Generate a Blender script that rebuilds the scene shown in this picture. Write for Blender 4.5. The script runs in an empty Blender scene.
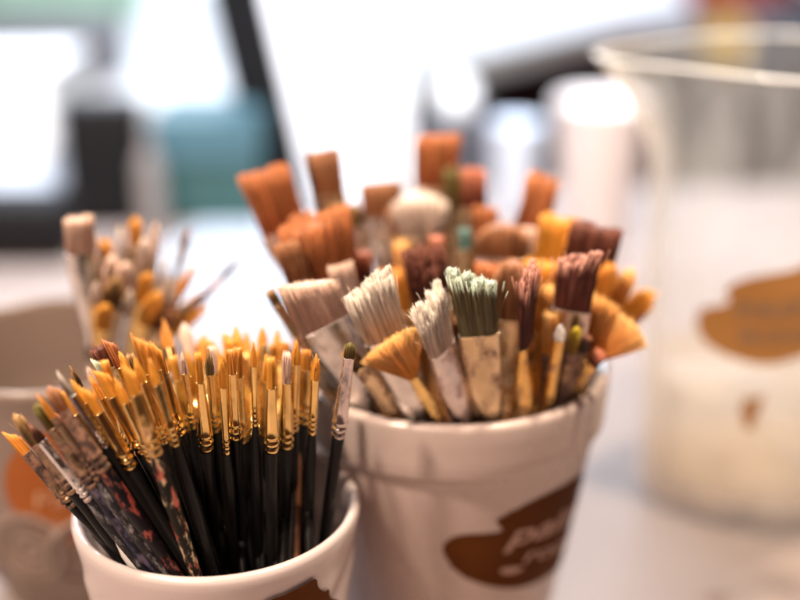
import bpy, bmesh, math
import numpy as np
from mathutils import Matrix, Vector

S = 0.01                       # everything below is written in centimetres
rng = np.random.default_rng(7)
scene = bpy.context.scene
C = scene.collection
TAU = 2 * math.pi

# ------------------------------------------------------------------ camera
F, PITCH, CAMZ = 1200.0, math.radians(20.5), 26.4
def ray(x, y):
    a, b = (x - 400) / F, -(y - 300) / F
    return np.array([a, math.cos(PITCH) + b * math.sin(PITCH), -math.sin(PITCH) + b * math.cos(PITCH)])
def at_z(x, y, z):
    v = ray(x, y); t = (z - CAMZ) / v[2]
    return np.array([0, 0, CAMZ]) + v * t
def at_y(x, y, Y):
    v = ray(x, y); t = Y / v[1]
    return np.array([0, 0, CAMZ]) + v * t
def depth(p):
    return p[1] * math.cos(PITCH) - (p[2] - CAMZ) * math.sin(PITCH)

cam = bpy.data.cameras.new('camera'); co = bpy.data.objects.new('camera', cam); C.objects.link(co)
co.location = (0, 0, CAMZ * S); co.rotation_euler = (math.pi / 2 - PITCH, 0, 0)
cam.sensor_width = 36; cam.lens = 54; cam.clip_start = 0.01; cam.clip_end = 100
cam.dof.use_dof = True; cam.dof.focus_distance = 0.322; cam.dof.aperture_fstop = 54 / 18.0
cam.dof.aperture_blades = 0
scene.camera = co

# ------------------------------------------------------------------ materials
def nt(name):
    m = bpy.data.materials.new(name); m.use_nodes = True
    return m, m.node_tree.nodes, m.node_tree.links, m.node_tree.nodes['Principled BSDF']
def rgba(c): return (c[0], c[1], c[2], 1)
def noise(N, L, scale, stretch=(1, 1, 1), detail=4, coord='Object', rough=.55):
    tc = N.new('ShaderNodeTexCoord'); mp = N.new('ShaderNodeMapping'); mp.inputs['Scale'].default_value = stretch
    n = N.new('ShaderNodeTexNoise'); n.inputs['Scale'].default_value = scale; n.inputs['Detail'].default_value = detail
    n.inputs['Roughness'].default_value = rough
    if coord == 'Object':                       # shift the pattern from object to object
        oi = N.new('ShaderNodeObjectInfo'); vm = N.new('ShaderNodeVectorMath'); vm.operation = 'ADD'
        cx = N.new('ShaderNodeCombineXYZ')
        for k in range(3): L.new(oi.outputs['Random'], cx.inputs[k])
        L.new(tc.outputs[coord], vm.inputs[0]); L.new(cx.outputs[0], vm.inputs[1]); L.new(vm.outputs[0], mp.inputs['Vector'])
    else:
        L.new(tc.outputs[coord], mp.inputs['Vector'])
    L.new(mp.outputs[0], n.inputs['Vector'])
    return n.outputs['Fac']
def ramp(N, L, src, p0, p1, c0=(0, 0, 0), c1=(1, 1, 1)):
    r = N.new('ShaderNodeValToRGB'); e = r.color_ramp.elements
    e[0].position, e[1].position = p0, p1; e[0].color, e[1].color = rgba(c0), rgba(c1)
    L.new(src, r.inputs[0]); return r.outputs[0]
def mix(N, L, fac, a, b, mode='MIX'):
    m = N.new('ShaderNodeMix'); m.data_type = 'RGBA'; m.blend_type = mode
    for s, v in ((0, fac), (6, a), (7, b)):
        if isinstance(v, (tuple, list)): m.inputs[s].default_value = rgba(v)
        elif isinstance(v, (int, float)): m.inputs[s].default_value = v
        else: L.new(v, m.inputs[s])
    return m.outputs[2]
def bump(N, L, src, strength, dist, P):
    b = N.new('ShaderNodeBump'); b.inputs['Strength'].default_value = strength; b.inputs['Distance'].default_value = dist * S
    L.new(src, b.inputs['Height']); L.new(b.outputs[0], P.inputs['Normal'])

def glaze(name, col, col2, rough=.22, speck=.0):
    m, N, L, P = nt(name)
    n = noise(N, L, 9, detail=5)
    c = mix(N, L, ramp(N, L, n, .35, .7), col, col2)
    sm = ramp(N, L, noise(N, L, 38, (1, 1, .35), detail=7, rough=.7), .60, .74)
    c = mix(N, L, sm, c, tuple(.68 * x for x in col))
    if speck:
        n2 = noise(N, L, 60, detail=2)
        c = mix(N, L, ramp(N, L, n2, .80, .83), c, (.16, .07, .03))
    L.new(c, P.inputs['Base Color'])
    L.new(ramp(N, L, noise(N, L, 40), .3, .8, (rough,) * 3, (rough + .16,) * 3), P.inputs['Roughness'])
    P.inputs['Coat Weight'].default_value = .25; P.inputs['Coat Roughness'].default_value = .1
    bump(N, L, noise(N, L, 22, detail=3), .12, .05, P)
    return m
def plain(name, col, rough=.5, col2=None, scale=12, metallic=0, bmp=0):
    m, N, L, P = nt(name)
    col2 = col2 or tuple(.8 * x for x in col)
    L.new(mix(N, L, ramp(N, L, noise(N, L, scale), .35, .68), col, col2), P.inputs['Base Color'])
    P.inputs['Roughness'].default_value = rough; P.inputs['Metallic'].default_value = metallic
    P.inputs['Specular IOR Level'].default_value = .2
    if bmp: bump(N, L, noise(N, L, scale * 5), bmp, .05, P)
    return m
def bristle(name, root, tip, t0=.55, t1=1.0, transl=.25, rough=.45, var=.45, jag=.25, deep=1.0, fine=1050):
    m, N, L, P = nt(name)
    al = N.new('ShaderNodeAttribute'); al.attribute_name = 'along'
    rn = N.new('ShaderNodeAttribute'); rn.attribute_name = 'rnd'
    n = noise(N, L, 700, (1, 1, .12), detail=3)
    a = N.new('ShaderNodeMath'); a.operation = 'MULTIPLY_ADD'; a.inputs[1].default_value = jag; L.new(n, a.inputs[0]); L.new(al.outputs['Fac'], a.inputs[2])
    b = N.new('ShaderNodeMath'); b.operation = 'SUBTRACT'; b.inputs[1].default_value = jag * .5; L.new(a.outputs[0], b.inputs[0])
    c = mix(N, L, ramp(N, L, b.outputs[0], t0, t1), root, tip)
    v = N.new('ShaderNodeMapRange'); v.inputs[3].default_value = 1 - var; v.inputs[4].default_value = 1 + var * .6
    L.new(rn.outputs['Fac'], v.inputs[0])
    c = mix(N, L, 1.0, c, v.outputs[0], 'MULTIPLY')
    streak = ramp(N, L, noise(N, L, fine, (1, 1, .025), detail=5), .34, .62, tuple(1 - deep * q for q in (.50, .58, .64)), (1.2, 1.2, 1.2))
    c = mix(N, L, 1.0, c, streak, 'MULTIPLY')
    L.new(c, P.inputs['Base Color']); P.inputs['Roughness'].default_value = rough
    P.inputs['Specular IOR Level'].default_value = .35
    if transl:
        tr = N.new('ShaderNodeBsdfTranslucent'); ms = N.new('ShaderNodeMixShader'); ms.inputs[0].default_value = transl
        L.new(c, tr.inputs['Color']); L.new(P.outputs[0], ms.inputs[1]); L.new(tr.outputs[0], ms.inputs[2])
        L.new(ms.outputs[0], N['Material Output'].inputs['Surface'])
    return m
def metal(name, col, stain, lo=.55, hi=.68, rough=.22, stain2=None, scale=60):
    m, N, L, P = nt(name)
    n = noise(N, L, scale * 3.2, (1, 1, .5), detail=6, rough=.65)
    f = ramp(N, L, n, lo, hi)
    tint = mix(N, L, ramp(N, L, noise(N, L, 150), .4, .7), col, tuple(.72 * x for x in col))
    s = mix(N, L, ramp(N, L, noise(N, L, 420, detail=4), .42, .6), stain, stain2 or tuple(.5 * x for x in stain))
    L.new(mix(N, L, f, tint, s), P.inputs['Base Color'])
    inv = N.new('ShaderNodeMath'); inv.operation = 'MULTIPLY_ADD'; inv.inputs[1].default_value = -.85; inv.inputs[2].default_value = 1
    L.new(f, inv.inputs[0]); L.new(inv.outputs[0], P.inputs['Metallic'])
    L.new(ramp(N, L, f, 0, 1, (rough,) * 3, (.6,) * 3), P.inputs['Roughness'])
    bump(N, L, n, .25, .06, P)
    return m
def lacquer(name, col, stain=None, lo=.58, hi=.64, stain2=None, rough=.28, scale=90):
    m, N, L, P = nt(name)
    P.inputs['Specular IOR Level'].default_value = .16
    if stain:
        f = ramp(N, L, noise(N, L, scale * 5, (1, 1, .4), detail=7, rough=.72), lo, hi)
        s = mix(N, L, ramp(N, L, noise(N, L, 420, (1, 1, .4)), .45, .55), stain, stain2 or tuple(.5 * x for x in stain))
        L.new(mix(N, L, f, col, s), P.inputs['Base Color'])
        L.new(ramp(N, L, f, 0, 1, (rough,) * 3, (.65,) * 3), P.inputs['Roughness'])
        bump(N, L, f, .5, .03, P)
    else:
        L.new(mix(N, L, ramp(N, L, noise(N, L, 120, (1, 1, .2)), .4, .7), col, tuple(1.5 * x + .004 for x in col)), P.inputs['Base Color'])
        P.inputs['Roughness'].default_value = rough
    return m

B = dict(   # bristles: (root, tip)
    orange=bristle('orange_bristle', (.76, .31, .05), (.86, .40, .09), transl=.3, var=.35, deep=.5),
    gold=bristle('golden_bristle', (.84, .38, .05), (.92, .50, .10), transl=.35, var=.3, deep=.4),
    fan=bristle('fan_bristle', (.96, .46, .09), (.98, .70, .30), .2, .9, transl=.5, var=.25, jag=.1, deep=.35),
    rust=bristle('rust_bristle', (.34, .085, .028), (.74, .29, .11), .15, 1.0, transl=.25, deep=.95, fine=1300, var=.65),
    brown=bristle('brown_bristle', (.26, .095, .04), (.58, .28, .14), .3, 1.0, transl=.2, deep=.95, fine=1300, var=.65),
    dark=bristle('dark_bristle', (.045, .016, .009), (.26, .10, .05), .5, 1.05, transl=.1),
    maroon=bristle('maroon_bristle', (.10, .026, .018), (.24, .085, .055), .4, 1.0, transl=.1),
    cream=bristle('cream_bristle', (.74, .57, .46), (.93, .85, .76), .2, .8, transl=.25, var=.3, deep=.7),
    pink=bristle('pinkish_bristle', (.74, .49, .38), (.86, .66, .55), .2, .95, transl=.25, var=.2, deep=.45),
    white=bristle('whitish_bristle', (.66, .50, .42), (.86, .74, .66), .2, .9, transl=.2, var=.2),
    mint=bristle('mint_tipped_bristle', (.17, .14, .07), (.56, .66, .55), .80, .90, transl=.05, jag=.12),
    rose=bristle('rose_tipped_bristle', (.12, .032, .024), (.70, .36, .28), .72, .98, transl=.1, jag=.4),
    olive=bristle('olive_bristle', (.10, .06, .015), (.19, .155, .04), .3, .9, transl=.1),
    olivey=bristle('mustard_bristle', (.35, .20, .02), (.52, .38, .03), .3, .9, transl=.2),
    dot=bristle('white_paint_tip', (.85, .83, .80), (.88, .86, .84), transl=0, var=.1),
    grey=bristle('grey_bristle', (.30, .25, .21), (.50, .44, .40), transl=.1),
    teal=bristle('teal_bristle', (.10, .19, .17), (.16, .30, .27), transl=.1),
    coral=bristle('coral_bristle', (.16, .035, .02), (.70, .26, .15), .3, .8, transl=.15),
    tan=bristle('tan_bristle', (.14, .08, .03), (.55, .33, .14), .45, .95, transl=.2),
    yellow=bristle('yellow_paint_tip', (.80, .42, .03), (.90, .55, .03), transl=.1, var=.15),
    palemint=bristle('pale_mint_tip', (.40, .44, .30), (.66, .72, .54), transl=.1, var=.2),
)
M = dict(
    gold=metal('gold_ferrule', (.98, .66, .25), (.55, .24, .04), .66, .8, .17),
    goldd=metal('stained_gold_ferrule', (.86, .52, .17), (.30, .13, .06), .50, .62, .25, (.60, .38, .24)),
    silver=metal('silver_ferrule', (.82, .78, .76), (.55, .42, .38), .6, .72, .2),
    silverd=metal('stained_silver_ferrule', (.84, .79, .76), (.42, .25, .21), .52, .64, .2, (.62, .48, .42), 45),
    brass=metal('stained_brass_ferrule', (.72, .53, .33), (.22, .11, .06), .52, .64, .22, (.46, .29, .20), 75),
    rosy=metal('rosy_ferrule', (.78, .66, .62), (.36, .17, .14), .52, .64, .22, (.55, .36, .32), 75),
    dirty=metal('dirty_ferrule', (.46, .30, .18), (.05, .025, .018), .36, .50, .34, (.22, .11, .07)),
    creamf=metal('cream_painted_ferrule', (.70, .60, .42), (.66, .55, .40), .25, .4, .4),
)
H = dict(
    black=lacquer('black_lacquer', (.006, .005, .005)),
    copper=lacquer('black_lacquer_copper_print', (.008, .006, .006), (.42, .20, .12), .62, .66),
    redp=lacquer('black_handle_red_paint', (.010, .008, .010), (.34, .06, .045), .53, .59, (.26, .09, .07)),
    bluep=lacquer('black_handle_blue_paint', (.012, .011, .018), (.06, .065, .16), .46, .56, (.12, .09, .12)),
    creamp=lacquer('black_handle_cream_paint', (.010, .008, .007), (.58, .44, .28), .52, .58, (.36, .09, .06)),
    white=lacquer('white_painted_handle', (.78, .72, .68), (.34, .27, .27), .55, .7),
    greyp=lacquer('grey_painted_handle', (.02, .018, .02), (.34, .30, .30), .50, .62),
    wood=lacquer('wooden_handle', (.38, .18, .07), (.2, .08, .03), .5, .7),
    pinkh=lacquer('pale_pink_handle', (.72, .52, .50), (.5, .33, .32), .55, .7),
    brown=lacquer('brown_handle', (.10, .04, .02)),
)

# ------------------------------------------------------------------ mesh helpers
def mesh_obj(name, V, Fc, mat, parent=None, smooth=True, attrs=None):
    me = bpy.data.meshes.new(name)
    V = np.asarray(V, dtype=np.float64) * S
    me.from_pydata(V.tolist(), [], Fc)
    if smooth: me.polygons.foreach_set('use_smooth', [True] * len(me.polygons))
    for k, v in (attrs or {}).items():
        a = me.attributes.new(k, 'FLOAT', 'POINT'); a.data.foreach_set('value', np.asarray(v, dtype=np.float32))
    if mat: me.materials.append(mat)
    me.update()
    o = bpy.data.objects.new(name, me); C.objects.link(o)
    if parent: o.parent = parent
    return o
def empty(name, loc, rot=None):
    o = bpy.data.objects.new(name, None); C.objects.link(o); o.empty_display_size = .01
    m = Matrix.Translation(Vector(np.asarray(loc, float) * S))
    if rot is not None: m = m @ rot.to_4x4()
    o.matrix_world = m
    return o
def tag(o, label, cat, group=None, kind=None):
    o['label'] = label; o['category'] = cat
    if group: o['group'] = group
    if kind: o['kind'] = kind
    return o
def ring_faces(nr, ns, close0=False, close1=False, off=0):
    f = []
    for i in range(nr - 1):
        for j in range(ns):
            k = (j + 1) % ns
            f.append((off + i * ns + j, off + i * ns + k, off + (i + 1) * ns + k, off + (i + 1) * ns + j))
    if close0: f.append(tuple(off + j for j in reversed(range(ns))))
    if close1: f.append(tuple(off + (nr - 1) * ns + j for j in range(ns)))
    return f
def sup(n, e):
    t = np.linspace(0, TAU, n, endpoint=False)
    c, s = np.cos(t), np.sin(t)
    return np.sign(c) * np.abs(c) ** (2 / e), np.sign(s) * np.abs(s) ** (2 / e)
def loft(secs, ns=20, cap=True):
    """secs: (z, half width, half thickness, exponent)"""
    V = []
    for z, w, t, e in secs:
        u, v = sup(ns, e); V.append(np.stack([u * w, v * t, np.full(ns, z)], 1))
    return np.concatenate(V), ring_faces(len(secs), ns, cap, cap)
def lathe(name, prof, mat, parent=None, ns=128, disp=None, cap=True):
    V = []
    th = np.linspace(0, TAU, ns, endpoint=False)
    for r, z in prof:
        rr = np.full(ns, float(r))
        if disp is not None: rr = rr + disp(th, r, z)
        V.append(np.stack([rr * np.cos(th), rr * np.sin(th), np.full(ns, z)], 1))
    return mesh_obj(name, np.concatenate(V), ring_faces(len(prof), ns, cap, cap), mat, parent)
def dense(prof, step):
    out = [prof[0]]
    for a, b in zip(prof[:-1], prof[1:]):
        n = max(1, int(math.hypot(b[0] - a[0], b[1] - a[1]) / step))
        for k in range(1, n + 1): out.append((a[0] + (b[0] - a[0]) * k / n, a[1] + (b[1] - a[1]) * k / n))
    return out
def box(name, size, mat, parent=None, loc=(0, 0, 0), bev=.15, seg=2, rz=0, taper=1.0):
    bm = bmesh.new(); bmesh.ops.create_cube(bm, size=1)
    for v in bm.verts:
        k = 1 if v.co.z > 0 else taper
        v.co = Vector((v.co.x * size[0] * k, v.co.y * size[1] * k, v.co.z * size[2]))
    if bev: bmesh.ops.bevel(bm, geom=bm.edges[:], offset=bev, segments=seg, affect='EDGES', profile=.5)
    bm.transform(Matrix.Scale(S, 4))
    me = bpy.data.meshes.new(name); bm.to_mesh(me); bm.free(); me.materials.append(mat)
    o = bpy.data.objects.new(name, me); C.objects.link(o)
    o.location = Vector(loc) * S; o.rotation_euler = (0, 0, rz)
    if parent: o.parent = parent
    return o

# ------------------------------------------------------------------ brushes
def bristles(kind, W0, T0, W1, T1, lb, n, r, e=2.6, slant=0., rag=.06, clump=.35, ncl=14, fan=0., tipr=.35, splay=.04, stray=.01, seed=0):
    """one tuft: a core that fills it and n single hairs over it; root at z=0"""
    g = np.random.default_rng(seed)
    def hgt(u, v):
        if kind == 'filbert': return 1 - .42 * np.abs(u) ** 2.4
        if kind == 'dome': return 1 - .40 * np.clip(u * u * .8 + v * v * .5, 0, 1)
        if kind == 'round': return 1 - .16 * (u * u + v * v)
        return 1 + slant * u
    def mp(u, v, s):
        h = hgt(u, v)
        if fan:
            th = u * fan
            return np.stack([u * W0 + s * lb * np.sin(th), v * (T0 + (T1 - T0) * s), s * lb * np.cos(th) * 1.0], -1)
        if kind == 'round':
            bulge = np.sin(np.clip(s, 0, 1) * math.pi) * .16
            k = np.clip(1 - s ** 1.9, .05, 1) + bulge
            return np.stack([u * W0 * k, v * T0 * k, s * lb * h], -1)
        if kind == 'dome':
            k = 1 + (W1 / W0 - 1) * np.sin(np.clip(s, 0, 1) * math.pi * .62)
            return np.stack([u * W0 * k, v * T0 * k * 1.0, s * lb * h], -1)
        q = s ** .8
        return np.stack([u * (W0 + (W1 - W0) * q), v * (T0 + (T1 - T0) * q), s * lb * h], -1)
    ns, nr = 28, 9
    us, vs = sup(ns, e)
    V, al, rd = [], [], []
    top = 1 - rag * 1.6 if kind != 'round' else .93
    for i in range(nr):
        s = top * i / (nr - 1)
        V.append(mp(us * .88, vs * .84, np.full(ns, s))); al += [s] * ns; rd += list(.35 + .3 * g.random(ns))
    for q in (.6, .25):
        V.append(mp(us * .88 * q, vs * .84 * q, np.full(ns, top))); al += [top] * ns; rd += [.5] * ns
    Fc = ring_faces(nr + 2, ns, False, True)
    V = [np.concatenate(V)]; off = len(V[0])
    # hairs
    t = g.random(n) * TAU; rad = np.sqrt(g.random(n)) ** .75
    c, sn = np.cos(t), np.sin(t)
    u = np.sign(c) * np.abs(c) ** (2 / e) * rad; v = np.sign(sn) * np.abs(sn) ** (2 / e) * rad
    cu, cv = g.uniform(-1, 1, ncl), g.uniform(-1, 1, ncl)
    ci = np.argmin((u[:, None] - cu) ** 2 + (v[:, None] - cv) ** 2 * .6, 1)
    ut = u + (cu[ci] - u) * clump; vt = v + (cv[ci] - v) * clump * .7
    cl_len = 1 - rag * 1.5 * g.random(ncl)
    ln = cl_len[ci] * (1 - rag * g.random(n) ** 2)
    out = np.where(g.random(n) < stray)[0]
    sp = g.normal(0, splay, (n, 2)); sp[out] *= 5
    rv = g.random(n)
    ring = np.array([[math.cos(a), math.sin(a)] for a in (0, TAU / 3, 2 * TAU / 3)])
    st = np.array([0, .35, .7, 1.0])
    P = np.zeros((n, 4, 3, 3)); A = np.zeros((n, 4, 3)); R = np.zeros((n, 4, 3))
    for k, s in enumerate(st):
        w = s ** 1.5
        p = mp(u + (ut - u) * w, v + (vt - v) * w, s * ln)
        p[:, 0] += sp[:, 0] * w * lb * .5; p[:, 1] += sp[:, 1] * w * lb * .5
        rr = r * (1 if k < 3 else tipr) * (1 if k != 2 else max(.85, min(1.2, tipr)))
        rk = (.75 + .5 * rv) * rr
        for j in range(3):
            P[:, k, j, 0] = p[:, 0] + ring[j, 0] * rk; P[:, k, j, 1] = p[:, 1] + ring[j, 1] * rk; P[:, k, j, 2] = p[:, 2]
        A[:, k, :] = s; R[:, k, :] = rv[:, None]
    V.append(P.reshape(-1, 3)); al = np.concatenate([al, A.reshape(-1)]); rd = np.concatenate([rd, R.reshape(-1)])
    for i in range(n):
        b = off + i * 12
        for k in range(3):
            for j in range(3):
                jj = (j + 1) % 3
                Fc.append((b + k * 3 + j, b + k * 3 + jj, b + k * 3 + 3 + jj, b + k * 3 + 3 + j))
        Fc.append((b + 9, b + 10, b + 11))
    return np.concatenate(V), Fc, al, rd

class Cup:
    def __init__(s, c, h, rin_top, rin_bot, floor):
        s.c = np.array([c[0], c[1], 0.]); s.h, s.rt, s.rb, s.fl = h, rin_top, rin_bot, floor
    def rin(s, z): return s.rb + (s.rt - s.rb) * (z - s.fl) / (s.h - s.fl)

count = [0]
def brush(cup, tip, rim, name, label, group, k=.5, wpx=10, tipw=None, bpx=30, fpx=65, thick=.9, shape='round', bm='orange', fm='gold', hm='black',
          twist=0., hr=.155, n=60, hair=.011, tipY=None, bent=False, **kw):
    count[0] += 1
    R_ = at_z(rim[0], rim[1], cup.h)
    rr = np.hypot(*(R_ - cup.c)[:2]); lim = cup.rt - hr - .12
    if rr > lim: R_[:2] = cup.c[:2] + (R_ - cup.c)[:2] * lim / rr
    T_ = at_y(tip[0], tip[1], tipY if tipY else R_[1] + k * (R_[1] - cup.c[1]))
    w = (T_ - R_); LTR = np.linalg.norm(w); w /= LTR
    B_ = R_.copy(); t = 0                                    # run the handle down to the floor or to the wall
    while True:
        p = R_ - w * (t + .1)
        if p[2] < cup.fl + .15 or np.hypot(*(p - cup.c)[:2]) > cup.rin(p[2]) - .1: break
        t += .1; B_ = p
        if t > 14: break
    Lt = np.linalg.norm(T_ - B_)
    ppx = math.hypot(tip[0] - rim[0], tip[1] - rim[1]); cmpx = LTR / ppx      # cm of brush per pixel along it
    acm = depth(T_) / F                                                     # cm per pixel across it
    lb, lf = bpx * cmpx, fpx * cmpx
    lf = min(lf, Lt - lb - 1.0)
    W0 = wpx * acm / 2; W1 = (tipw or wpx) * acm / 2
    T0 = W0 * thick if shape in ('round',) else max(.10, W0 * thick)
    lh = Lt - lb - lf
    view = -(T_ - np.array([0, 0, CAMZ])); y = view - w * view.dot(w); y /= np.linalg.norm(y)
    x = np.cross(y, w)                                       # x across the face, y towards the viewer's side
    a = math.radians(twist); x2 = x * math.cos(a) + y * math.sin(a); y2 = np.cross(w, x2)
    rot = Matrix((x2, y2, w)).transposed()
    root = empty(name, B_, rot)
    tag(root, label, 'brush', group)
    rf = min(hr, max(W0, T0)) if shape == 'round' else max(hr, .2)
    # handle: thin end, belly below the ferrule
    hs = [(0, hr * .35, hr * .35, 2), (.12, hr * .55, hr * .55, 2), (lh * .5, hr * .85, hr * .85, 2), (lh * .8, hr * 1.08, hr * 1.08, 2),
          (lh * .93, hr * 1.05, hr * 1.05, 2), (lh - .02, rf * .93, rf * .93, 2), (lh + .2, rf * .85, rf * .85, 2)]
    V, Fc = loft(hs, 16); mesh_obj('handle', V, Fc, H[hm], root)
    # ferrule with crimped rings
    fs = []
    zz = lh
    fs.append((zz, rf * .9, rf * .9, 2)); fs.append((zz + .015, rf * 1.02, rf * 1.02, 2))
    cr = .16 if shape == 'round' else .22
    for q in range(3 if shape == 'round' else 2):
        z0 = zz + .10 + q * cr
        if z0 + .1 > lh + lf * .6: break
        fs += [(z0, rf * 1.02, rf * 1.02, 2), (z0 + cr * .22, rf * .84, rf * .84, 2), (z0 + cr * .40, rf * .84, rf * .84, 2), (z0 + cr * .68, rf * 1.14, rf * 1.14, 2)]
    zb = fs[-1][0] + .04
    for q in np.linspace(0, 1, 7):
        z = zb + (lh + lf - zb) * q
        qq = q * q * (3 - 2 * q) if shape != 'round' else q
        e = 2 + (1.0 if shape != 'round' else 0) * qq
        fs.append((z, rf + (W0 * 1.06 - rf) * qq, rf + (T0 * 1.10 - rf) * qq, e))
    z, ww, tt, e = fs[-1]
    fs += [(z + .012, ww * 1.0, tt * 1.0, e), (z + .012, ww * .93, tt * .88, e), (z - .12, ww * .9, tt * .85, e)]
    V, Fc = loft(fs, 28)
    if shape != 'round' and fm not in ('gold',):              # a used sheet-metal ferrule is never quite true
        g = np.random.default_rng(count[0])
        ph = g.random(4) * TAU
        V[:, 1] *= 1 + .06 * np.sin(V[:, 2] * 2.1 + ph[0]) + .05 * np.sin(V[:, 0] * 5 + V[:, 2] * 3 + ph[1])
        V[:, 0] *= 1 + .025 * np.sin(V[:, 2] * 2.7 + ph[2])
    mesh_obj('ferrule', V, Fc, M[fm], root)
    sk = {'round': 'round', 'filbert': 'filbert', 'dome': 'dome'}.get(shape, 'flat')
    V, Fc, al, rd = bristles(sk, W0, T0, W1, max(T0 * .8, T0 * (W1 / W0) * .9) if shape != 'fan' else T0 * .5, lb, n, hair, seed=count[0], **kw)
    gb = np.random.default_rng(900 + count[0])
    V[:, 0] += (V[:, 2] / lb) ** 2 * (gb.normal(0, .10) * W0 + (-.35 if bent else 0))
    V[:, 1] += (V[:, 2] / lb) ** 2 * gb.normal(0, .15) * T0
    V[:, 2] += lh + lf
    mesh_obj('bristles', V, Fc, B[bm], root, attrs={'along': al, 'rnd': rd})
    return root

# ------------------------------------------------------------------ cups and pots
small = Cup((-5.335, 30.78), 8.67, 3.83, 3.2, .6)
large = Cup((1.67, 36.8), 10.6, 4.86, 3.2, .7)
mugc = Cup((-12.4, 40.0), 10.0, 4.3, 2.9, .6)
mugc.h = 26.4 - 15.811 * 1.04

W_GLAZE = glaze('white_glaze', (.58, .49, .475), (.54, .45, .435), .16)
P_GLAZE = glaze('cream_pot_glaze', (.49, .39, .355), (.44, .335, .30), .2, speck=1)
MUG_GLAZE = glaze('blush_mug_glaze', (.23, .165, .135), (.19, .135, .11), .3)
BROWN = plain('brown_print', (.11, .035, .008), .6, (.075, .022, .005), 40)
BROWN.node_tree.nodes['Principled BSDF'].inputs['Specular IOR Level'].default_value = .04
ORANGE_PRINT = plain('orange_print', (.42, .12, .02), .45, (.30, .085, .02), 20)
LETTER = plain('pale_lettering', (.52, .34, .27), .5, (.40, .24, .19), 30)
LETTER2 = plain('faded_lettering', (.60, .34, .20), .5, (.50, .26, .14), 30)

def surf(cup_c, Rz, x, y):
    """where the view line through a photo point meets a round vessel: (angle, height)"""
    v = ray(x, y); o = np.array([0, 0, CAMZ]); best = None
    for t in np.linspace(20, 75, 2200):
        p = o + v * t; r = np.hypot(p[0] - cup_c[0], p[1] - cup_c[1])
        d = r - Rz(p[2])
        if best is None or d < best[0]: best = (d, p)
        if d <= 0: best = (d, p); break
    p = best[1]
    return math.atan2(p[1] - cup_c[1], p[0] - cup_c[0]), p[2]
def decal(name, cup_c, Rz, pts, mat, parent, off=.025, jag=.0, seed=1):
    q = np.array([surf(cup_c, Rz, *p) for p in pts])
    q[:, 0] = np.where(q[:, 0] > math.pi / 2, q[:, 0] - TAU, q[:, 0])
    # closed smooth outline
    m = len(q); N_ = 120; out = []
    for i in range(N_):
        f = i / N_ * m; a = int(f); t = f - a
        p0, p1, p2, p3 = (q[(a + d) % m] for d in (-1, 0, 1, 2))
        out.append(.5 * (2 * p1 + (p2 - p0) * t + (2 * p0 - 5 * p1 + 4 * p2 - p3) * t * t + (3 * p1 - p0 - 3 * p2 + p3) * t ** 3))
    out = np.array(out); c = out.mean(0)
    g = np.random.default_rng(seed)
    sc = 1 + jag * (g.random(N_) - .5)
    V, nr = [], 12
    for k in range(1, nr + 1):
        w = c + (out - c) * (k / nr) * (1 if k < nr else sc[:, None])
        for th, z in w:
            r = Rz(z) + off; V.append((r * math.cos(th), r * math.sin(th), z))
    V = np.array(V); Fc = ring_faces(nr, N_, True, False)
    return mesh_obj(name, V, Fc, mat, parent, smooth=True)
def lettering(name, body, cup_c, Rz, start, end, size, mat, parent, off=.05, shear=.25, stretch=1.0, bold=0.0):
    cu = bpy.data.curves.new('writing', 'FONT'); cu.body = body; cu.size = 1; cu.shear = shear; cu.fill_mode = 'FRONT'; cu.resolution_u = 4; cu.offset = bold
    to = bpy.data.objects.new('writing', cu); C.objects.link(to)
    dg = bpy.context.evaluated_depsgraph_get(); me0 = to.evaluated_get(dg).to_mesh()
    v = np.array([x.co[:] for x in me0.vertices]); f = [tuple(p.vertices) for p in me0.polygons]
    to.evaluated_get(dg).to_mesh_clear(); bpy.data.objects.remove(to); bpy.data.curves.remove(cu)
    a, b = np.array(surf(cup_c, Rz, *start)), np.array(surf(cup_c, Rz, *end))
    fix = lambda q: q - np.array([TAU, 0]) if q[0] > math.pi / 2 else q
    a, b = fix(a), fix(b)
    wid = v[:, 0].max(); r0 = Rz(a[1])
    d = b - a
    th = a[0] + d[0] * v[:, 0] / wid; z = a[1] + d[1] * v[:, 0] / wid + v[:, 1] * size
    r = np.array([Rz(q) for q in z]) + off
    V = np.stack([r * np.cos(th), r * np.sin(th), z], 1)
    return mesh_obj(name, V, f, mat, parent, smooth=False)

# large tapered pot with a collar
LZ = 10.6
pot = tag(empty('brush_pot', (large.c[0], large.c[1], 0)), 'large cream tapered pot with thick collar and brown splash logo, packed with wide brushes', 'pot')
lprof = [(0, 0), (3.35, 0), (3.5, .12), (4.92, LZ - 2.05), (4.97, LZ - 1.93), (5.12, LZ - 1.88), (5.17, LZ - 1.78), (5.28, LZ - .22), (5.26, LZ - .08), (5.18, LZ - .01),
         (4.98, LZ), (4.9, LZ - .06), (4.86, LZ - .2), (4.6, LZ - 1.8), (3.2, .75), (3.0, .7), (0, .7)]
lathe('body', dense(lprof, .5), P_GLAZE, pot, 160)
LR = lambda z: 3.5 + (z - .12) * (4.92 - 3.5) / (LZ - 2.05 - .12) if z < LZ - 1.95 else 5.2
sp1 = decal('painted_splash', large.c, LR, [(443, 548), (460, 535), (500, 531), (497, 520), (520, 507), (550, 492), (580, 474), (587, 480), (583, 505), (577, 530), (566, 556), (545, 577), (515, 588), (480, 583), (455, 570)], BROWN, pot, .02, .02)
sp1.name = 'painted_splash'
lettering('lettering', 'paint', large.c, LR, (505, 545), (581, 509), 1.15, LETTER, sp1, .05, .3, bold=.02)
lettering('lettering', 'room', large.c, LR, (520, 562), (572, 538), .8, LETTER, sp1, .05, .3, bold=.02)
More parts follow.
